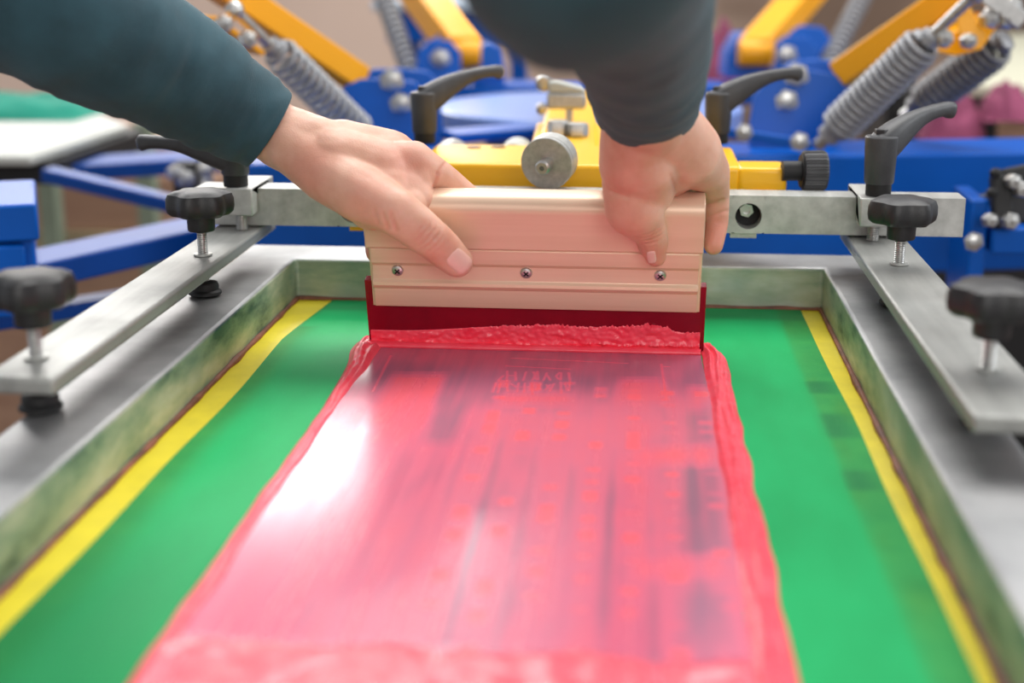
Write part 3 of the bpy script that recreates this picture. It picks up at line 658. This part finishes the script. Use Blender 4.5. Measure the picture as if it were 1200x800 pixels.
for x, y, r in ((1187, 213, .0085), (1183, 259, .0095), (1167, 203, .006), (1197, 222, .009), (1163, 226, .006), (1160, 258, .008)): pin(far(x, y, 1.485), r, cl, o, 'steel' if r > .007 else 'rubber')
# far station beyond the hub
ft = thing('worktable', 'pale topped blue worktable far behind the left clamp lever', 'table', far(540, 40, 3.4)); o = ft.location.copy(); c = far(545, 3, 3.4)
MB().box(c, (.36, .5, .02)).build('table_top', M['pale_top'], ft, bevel=.004, off=o)
MB().box(c + V((0, -.2, -.045)), (.30, .06, .07)).build('apron', M['blue'], ft, bevel=.004, off=o)
for sx in (-.13, .13): MB().bar(V((c.x + sx, c.y, -.9)), V((c.x + sx, c.y, c.z - .02)), .04, .04, V((0, 1, 0))).build('leg', M['blue'], ft, off=o)

# ------------------------------------------------------------------ the person: arms and hands
per = thing('person', 'person in a teal sweater leaning over the screen, both hands gripping the squeegee', 'person', (-.09, .55, .5)); po = per.location.copy()
P = far
def chain(mb, pts):
    for i in range(len(pts)):
        p, r = pts[i]; mb.sphere(p, r, 10)
        if i: q, s = pts[i - 1]; mb.cyl(q, p, s, r, 24)
body = MB()
SHL, SHR = V((-.30, .60, .56)), V((.12, .48, .58))
ELL, ELR = P(-70, -70, .93), P(690, -110, .55)
# left hand
wL = P(330, 160, 1.070)
chain(body, [(SHL, .040), (ELL, .034), (P(262, 118, 1.056), .026), (wL, .0238)])
chain(body, [(wL, .0245), (P(372, 178, 1.062), .0265), (P(420, 200, 1.058), .0270), (P(455, 195, 1.065), .0240)])
chain(body, [(P(345, 172, 1.06), .022), (P(385, 202, 1.045), .0225), (P(425, 228, 1.030), .0215), (P(462, 247, 1.022), .0175), (P(505, 279, 1.030), .0150), (P(521, 293, 1.039), .0140), (P(536, 306, 1.044), .0120)])
chain(body, [(P(430, 222, 1.046), .0215), (P(470, 222, 1.050), .0185), (P(492, 226, 1.056), .0110)])
chain(body, [(P(435, 240, 1.036), .019), (P(478, 240, 1.042), .0140)])
chain(body, [(P(430, 200, 1.050), .022), (P(484, 190, 1.056), .0160), (P(527, 214, 1.078), .0108), (P(556, 236, 1.095), .0092), (P(562, 262, 1.098), .0085)])
chain(body, [(P(430, 185, 1.070), .022), (P(462, 179, 1.078), .0165), (P(505, 206, 1.105), .0110), (P(516, 240, 1.112), .0095), (P(512, 275, 1.108), .0088)])
chain(body, [(P(410, 180, 1.078), .020), (P(440, 178, 1.098), .0160), (P(475, 208, 1.125), .0105), (P(482, 245, 1.126), .0092), (P(478, 280, 1.118), .0085)])
chain(body, [(P(390, 178, 1.082), .019), (P(416, 188, 1.112), .0140), (P(432, 228, 1.138), .0092), (P(438, 262, 1.135), .0086), (P(440, 297, 1.124), .0078)])
chain(body, [(P(395, 190, 1.052), .0265), (P(446, 203, 1.051), .0245), (P(482, 206, 1.057), .0165)])
chain(body, [(P(400, 178, 1.066), .025), (P(455, 184, 1.072), .0205)])
chain(body, [(P(400, 208, 1.046), .0245), (P(450, 222, 1.044), .0220), (P(486, 231, 1.050), .0135)])
# right hand
wR = P(762, 145, .985)
chain(body, [(P(755, 195, 1.0), .024), (P(760, 222, 1.018), .0195)])
chain(body, [(SHR, .042), (ELR, .036), (P(738, 15, .79), .032), (P(757, 100, .93), .029), (wR, .0270)])
chain(body, [(P(748, 150, .985), .026), (P(742, 190, 1.0), .0245), (P(735, 215, 1.01), .0185), (P(744, 244, 1.018), .0215), (P(762, 272, 1.034), .0125), (P(765, 286, 1.042), .0112), (P(768, 300, 1.047), .0082)])
chain(body, [(P(780, 150, .99), .026), (P(806, 178, 1.012), .0245), (P(829, 200, 1.045), .0165), (P(838, 225, 1.075), .0112), (P(840, 258, 1.086), .0092), (P(836, 287, 1.082), .0078)])
chain(body, [(P(765, 165, 1.0), .027), (P(775, 195, 1.03), .0240), (P(790, 200, 1.06), .0200)])
chain(body, [(P(745, 185, 1.01), .024), (P(730, 200, 1.055), .0170), (P(726, 228, 1.090), .0108), (P(728, 262, 1.102), .0095), (P(730, 290, 1.098), .0085)])
chain(body, [(P(765, 185, 1.02), .024), (P(763, 198, 1.075), .0170), (P(760, 226, 1.108), .0110), (P(760, 262, 1.112), .0095), (P(762, 292, 1.106), .0088)])
chain(body, [(P(790, 190, 1.02), .022), (P(795, 202, 1.075), .0165), (P(796, 230, 1.108), .0108), (P(796, 265, 1.112), .0092), (P(796, 290, 1.106), .0085)])
chain(body, [(SHL, .045), ((SHL + SHR) / 2 + V((0, -.03, .02)), .06), (SHR, .045)])
tmp = body.build('body_cage', M['skin'])
rm = tmp.modifiers.new('r', 'REMESH'); rm.mode = 'VOXEL'; rm.voxel_size = .0013; rm.use_smooth_shade = True
sm_ = tmp.modifiers.new('s', 'SMOOTH'); sm_.factor = .5; sm_.iterations = 14
dg = bpy.context.evaluated_depsgraph_get(); me = bpy.data.meshes.new_from_object(tmp.evaluated_get(dg))
bpy.data.objects.remove(tmp)
# creases and colour: knuckle folds, flushed knuckles
IPL, IPR = P(503, 277, 1.015), P(762, 272, 1.022)
tL = (P(537, 308, 1.045) - P(505, 279, 1.030)).normalized(); tR = (P(768, 300, 1.047) - P(762, 272, 1.034)).normalized()
flush = [(P(365, 205, 1.03), .022, .5), (P(470, 190, 1.04), .018, .45), (P(430, 230, 1.01), .02, .35), (P(520, 295, 1.02), .018, .3), (P(770, 300, 1.04), .014, .6), (P(838, 270, 1.07), .022, .7), (P(733, 200, .985), .024, .45), (P(795, 210, 1.03), .018, .8), (P(740, 255, 1.0), .02, .4), (P(562, 240, 1.08), .012, .5), (P(436, 295, 1.12), .012, .7)]
fl = []
CREASE = [[(524, 188), (513, 203), (508, 220)], [(449, 250), (455, 267)], [(458, 250), (465, 269)], [(438, 246), (443, 261)], [(786, 205), (792, 222)], [(846, 234), (828, 241)], [(852, 247), (830, 254)], [(716, 224), (736, 232)]]
tend = [(P(375, 165, 1.04), P(484, 182, 1.045)), (P(375, 150, 1.05), P(462, 166, 1.065)), (P(380, 200, 1.02), P(455, 240, 1.0))]
me.calc_normals_split() if hasattr(me, 'calc_normals_split') else None
nrm = [v.normal.copy() for v in me.vertices]
for v, n in zip(me.vertices, nrm):
    p = v.co.copy(); f = 0
    if p.y > .85:
        for c, r, k in flush:
            d = (p - c).length
            if d < r * 1.6: f = max(f, k * sm(r * 1.6, r * .2, d))
        dz = 0
        for ip, tt in ((IPL, tL), (IPR, tR)):
            d = (p - ip).length
            if d < .016:
                s = (p - ip).dot(tt); w = sm(.016, .006, d); dz -= .0011 * w * (max(0, math.cos(s * 2 * PI / .0042 + 1.2 * noise.noise(p * 300))) ** 3); f = max(f, .35 * w)
        for a_, b_ in tend:
            d = segd(p, a_, b_)
            if d < .012: dz += .0009 * sm(.012, .002, d)
        dz += .0006 * noise.noise(p * 60)
        if n.dot(CAM - p) > 0:
            q = p - CAM; zc = q.dot(FW); ex, ey = 600 + FPX * q.dot(RT) / zc, 400 - FPX * q.dot(UP) / zc
            for cl_ in CREASE:
                for (x1, y1), (x2, y2) in zip(cl_, cl_[1:]):
                    if min(x1, x2) - 5 < ex < max(x1, x2) + 5 and min(y1, y2) - 5 < ey < max(y1, y2) + 5:
                        d = segd(V((ex, ey, 0)), V((x1, y1, 0)), V((x2, y2, 0))); dz -= .0008 * sm(3.2, .6, d); f = max(f, .35 * sm(4, 1, d))
        v.co = p + n * dz
    fl.append(f)
bo_ = bpy.data.objects.new('body', me); COL.objects.link(bo_); bo_.parent = per
for v in me.vertices: v.co -= po
a = me.attributes.new('flush', 'FLOAT', 'POINT'); a.data.foreach_set('value', fl)
if not me.materials: me.materials.append(M['skin'])
me.shade_smooth()
# thumbnails: thin plates lying on the skin of the thumb tips
from mathutils.bvhtree import BVHTree
tree = BVHTree.FromPolygons([v.co + po for v in me.vertices], [tuple(p.vertices) for p in me.polygons])
def nail(cx, cy, dx, dy, w, l):
    L = math.hypot(dx, dy); dx, dy = dx / L, dy / L
    def fn(u, v):
        a, b = u * 2 - 1, v * 2 - 1; k = (1 - abs(b) ** 3.0) ** (1 / 3.0) if b > 0 else (1 - abs(b) ** 4.0) ** .25
        rim = max(abs(a), abs(b)) ** 6
        px, py = cx - dy * a * k * w + dx * b * l, cy + dx * a * k * w + dy * b * l; d = ray(px, py)
        hit, n, _, _ = tree.ray_cast(CAM, d.normalized())
        return hit + n * (.0007 * (1 - rim) - .0002 * rim + .0006 * max(0, b) ** 3)
    return MB().grid(fn, 20, 20).build('fingernail', M['nail'], per, off=po)
nail(538.5, 306, 31, 29, 12.5, 13.5); nail(763.5, 301, 4, 30, 5.5, 7)

# sweater: two sleeves and the yoke across the shoulders
def sleeve(name, pts, n=40, seed=0, tilt=None):
    # pts: (point, radius across, radius up); first point is the cuff
    P3 = [V(p) for p, *_ in pts]; M_ = 90; rs = []
    def cat(f):
        t = f * (len(pts) - 1); i = min(int(t), len(pts) - 2); u = t - i
        g = lambda k: pts[max(0, min(len(pts) - 1, k))]
        def cr(a, b, c, d): return .5 * ((2 * b) + (c - a) * u + (2 * a - 5 * b + 4 * c - d) * u * u + (3 * b - a - 3 * c + d) * u ** 3)
        A, B, C, D = g(i - 1), g(i), g(i + 1), g(i + 2)
        return cr(V(A[0]), V(B[0]), V(C[0]), V(D[0])), cr(A[1], B[1], C[1], D[1]), cr(A[2], B[2], C[2], D[2])
    def ring(f, k=1.0, push=0):
        p, ra, rb = cat(f); e = .004; t = (cat(min(1, f + e))[0] - cat(max(0, f - e))[0]).normalized()
        if tilt and f < .12: t = (t + tilt * (1 - f / .12)).normalized()
        sd = t.cross(V((0, 0, 1))).normalized(); u = sd.cross(t); out = []
        for j in range(n):
            th = 2 * PI * j / n; d = sd * math.cos(th) * ra + u * math.sin(th) * rb; q = p + t * push
            w = 1 + .05 * noise.noise(V((math.cos(th) * 1.2 + seed, math.sin(th) * 1.2, f * 16))) + .035 * noise.noise(V((math.cos(th) * 2, math.sin(th) * 2 + seed, f * 34)))
            out.append(q + d * (k * w))
        return out
    rs = [ring(0, .82, .02), ring(0, .86, .006), ring(0, .93, .0008), ring(0, .985, .0), ring(.004, 1.0)]
    rs += [ring(.008 + .992 * i / M_) for i in range(M_ + 1)]
    return MB().rings(rs).build(name, M['sweater'], per, off=po, smooth=80)
sleeve('sweater_sleeve', [(P(315, 152, 1.072), .0325, .0325), (P(262, 119, 1.058), .0405, .0405), (P(190, 76, 1.03), .049, .048), (P(90, 22, .985), .056, .055), (ELL, .056, .055), (ELL * .5 + SHL * .5, .062, .062), (SHL, .07, .07)], seed=1)
sleeve('sweater_sleeve', [(P(758, 124, .985), .0360, .0330), (P(757, 96, .93), .0385, .0370), (P(753, 60, .87), .0418, .0405), (P(735, 0, .76), .0462, .0450), (P(705, -70, .64), .0520, .0510), (ELR, .055, .055), (ELR * .5 + SHR * .5, .062, .062), (SHR, .07, .07)], seed=4)
yo = MB(); yo.tube([SHL + V((-.03, 0, -.02)), SHL, (SHL * .7 + SHR * .3) + V((0, -.04, .02)), (SHL * .3 + SHR * .7) + V((0, -.04, .02)), SHR, SHR + V((.03, 0, -.02))], [(.045, .045), (.072, .072), (.10, .09), (.10, .09), (.072, .072), (.045, .045)], 32)
yo.build('sweater_yoke', M['sweater'], per, off=po, smooth=80)

# ------------------------------------------------------------------ light, camera
def area(name, loc, target, sx, sy, power, color=(1, 1, 1)):
    l = bpy.data.lights.new(name, 'AREA'); l.shape = 'RECTANGLE'; l.size, l.size_y = sx, sy; l.energy = power; l.color = color
    o = bpy.data.objects.new(name, l); COL.objects.link(o); o.location = loc
    o.rotation_euler = (V(target) - V(loc)).to_track_quat('-Z', 'Y').to_euler(); return o
area('window_light', (-1.58, 5.0, 1.52), (0, 1, 0), 2.1, .85, 56, (1, .98, .95))
area('ceiling_light', (.3, 2.4, 3.0), (0, 1.1, 0), 3.2, 2.2, 130, (1, .97, .93))
area('side_window_light', (3.2, 1.8, 1.7), (0, 1.1, .1), 1.6, 1.2, 45, (.95, .98, 1))
area('front_fill_light', (.9, -2.4, 1.5), (0, 1.1, 0), 2.6, 1.6, 58, (1, .97, .94))  # added soft fill from behind the viewer, lifts surfaces that face the camera
w = bpy.data.worlds.new('world'); bpy.context.scene.world = w; w.use_nodes = True     # a bright hall beyond the press, a dimmer one behind the viewer
wt = w.node_tree; tc = wt.nodes.new('ShaderNodeTexCoord'); sx = wt.nodes.new('ShaderNodeSeparateXYZ'); cr = wt.nodes.new('ShaderNodeValToRGB'); mr = wt.nodes.new('ShaderNodeMapRange')
wt.links.new(tc.outputs['Generated'], sx.inputs[0]); wt.links.new(sx.outputs[1], mr.inputs[0]); mr.inputs[1].default_value = -1; mr.inputs[2].default_value = 1; wt.links.new(mr.outputs[0], cr.inputs[0])
e = cr.color_ramp.elements; e[0].position = .15; e[0].color = (.62, .60, .60, 1); e[1].position = .8; e[1].color = (.88, .93, 1, 1)
bg = wt.nodes['Background']; wt.links.new(cr.outputs[0], bg.inputs[0]); bg.inputs[1].default_value = .74
cd = bpy.data.cameras.new('camera'); cam = bpy.data.objects.new('camera', cd); COL.objects.link(cam)
cam.location = CAM; cam.rotation_euler = (PI / 2 - THETA, 0, PSI); cd.sensor_width = 36; cd.lens = 36 * FPX / 1200
cd.dof.use_dof = True; cd.dof.focus_distance = 1.10; cd.dof.aperture_fstop = 3.4; cd.clip_start = .02
sc = bpy.context.scene; sc.camera = cam
sc.view_settings.view_transform = 'Standard'; sc.view_settings.look = 'None'; sc.view_settings.exposure = 0
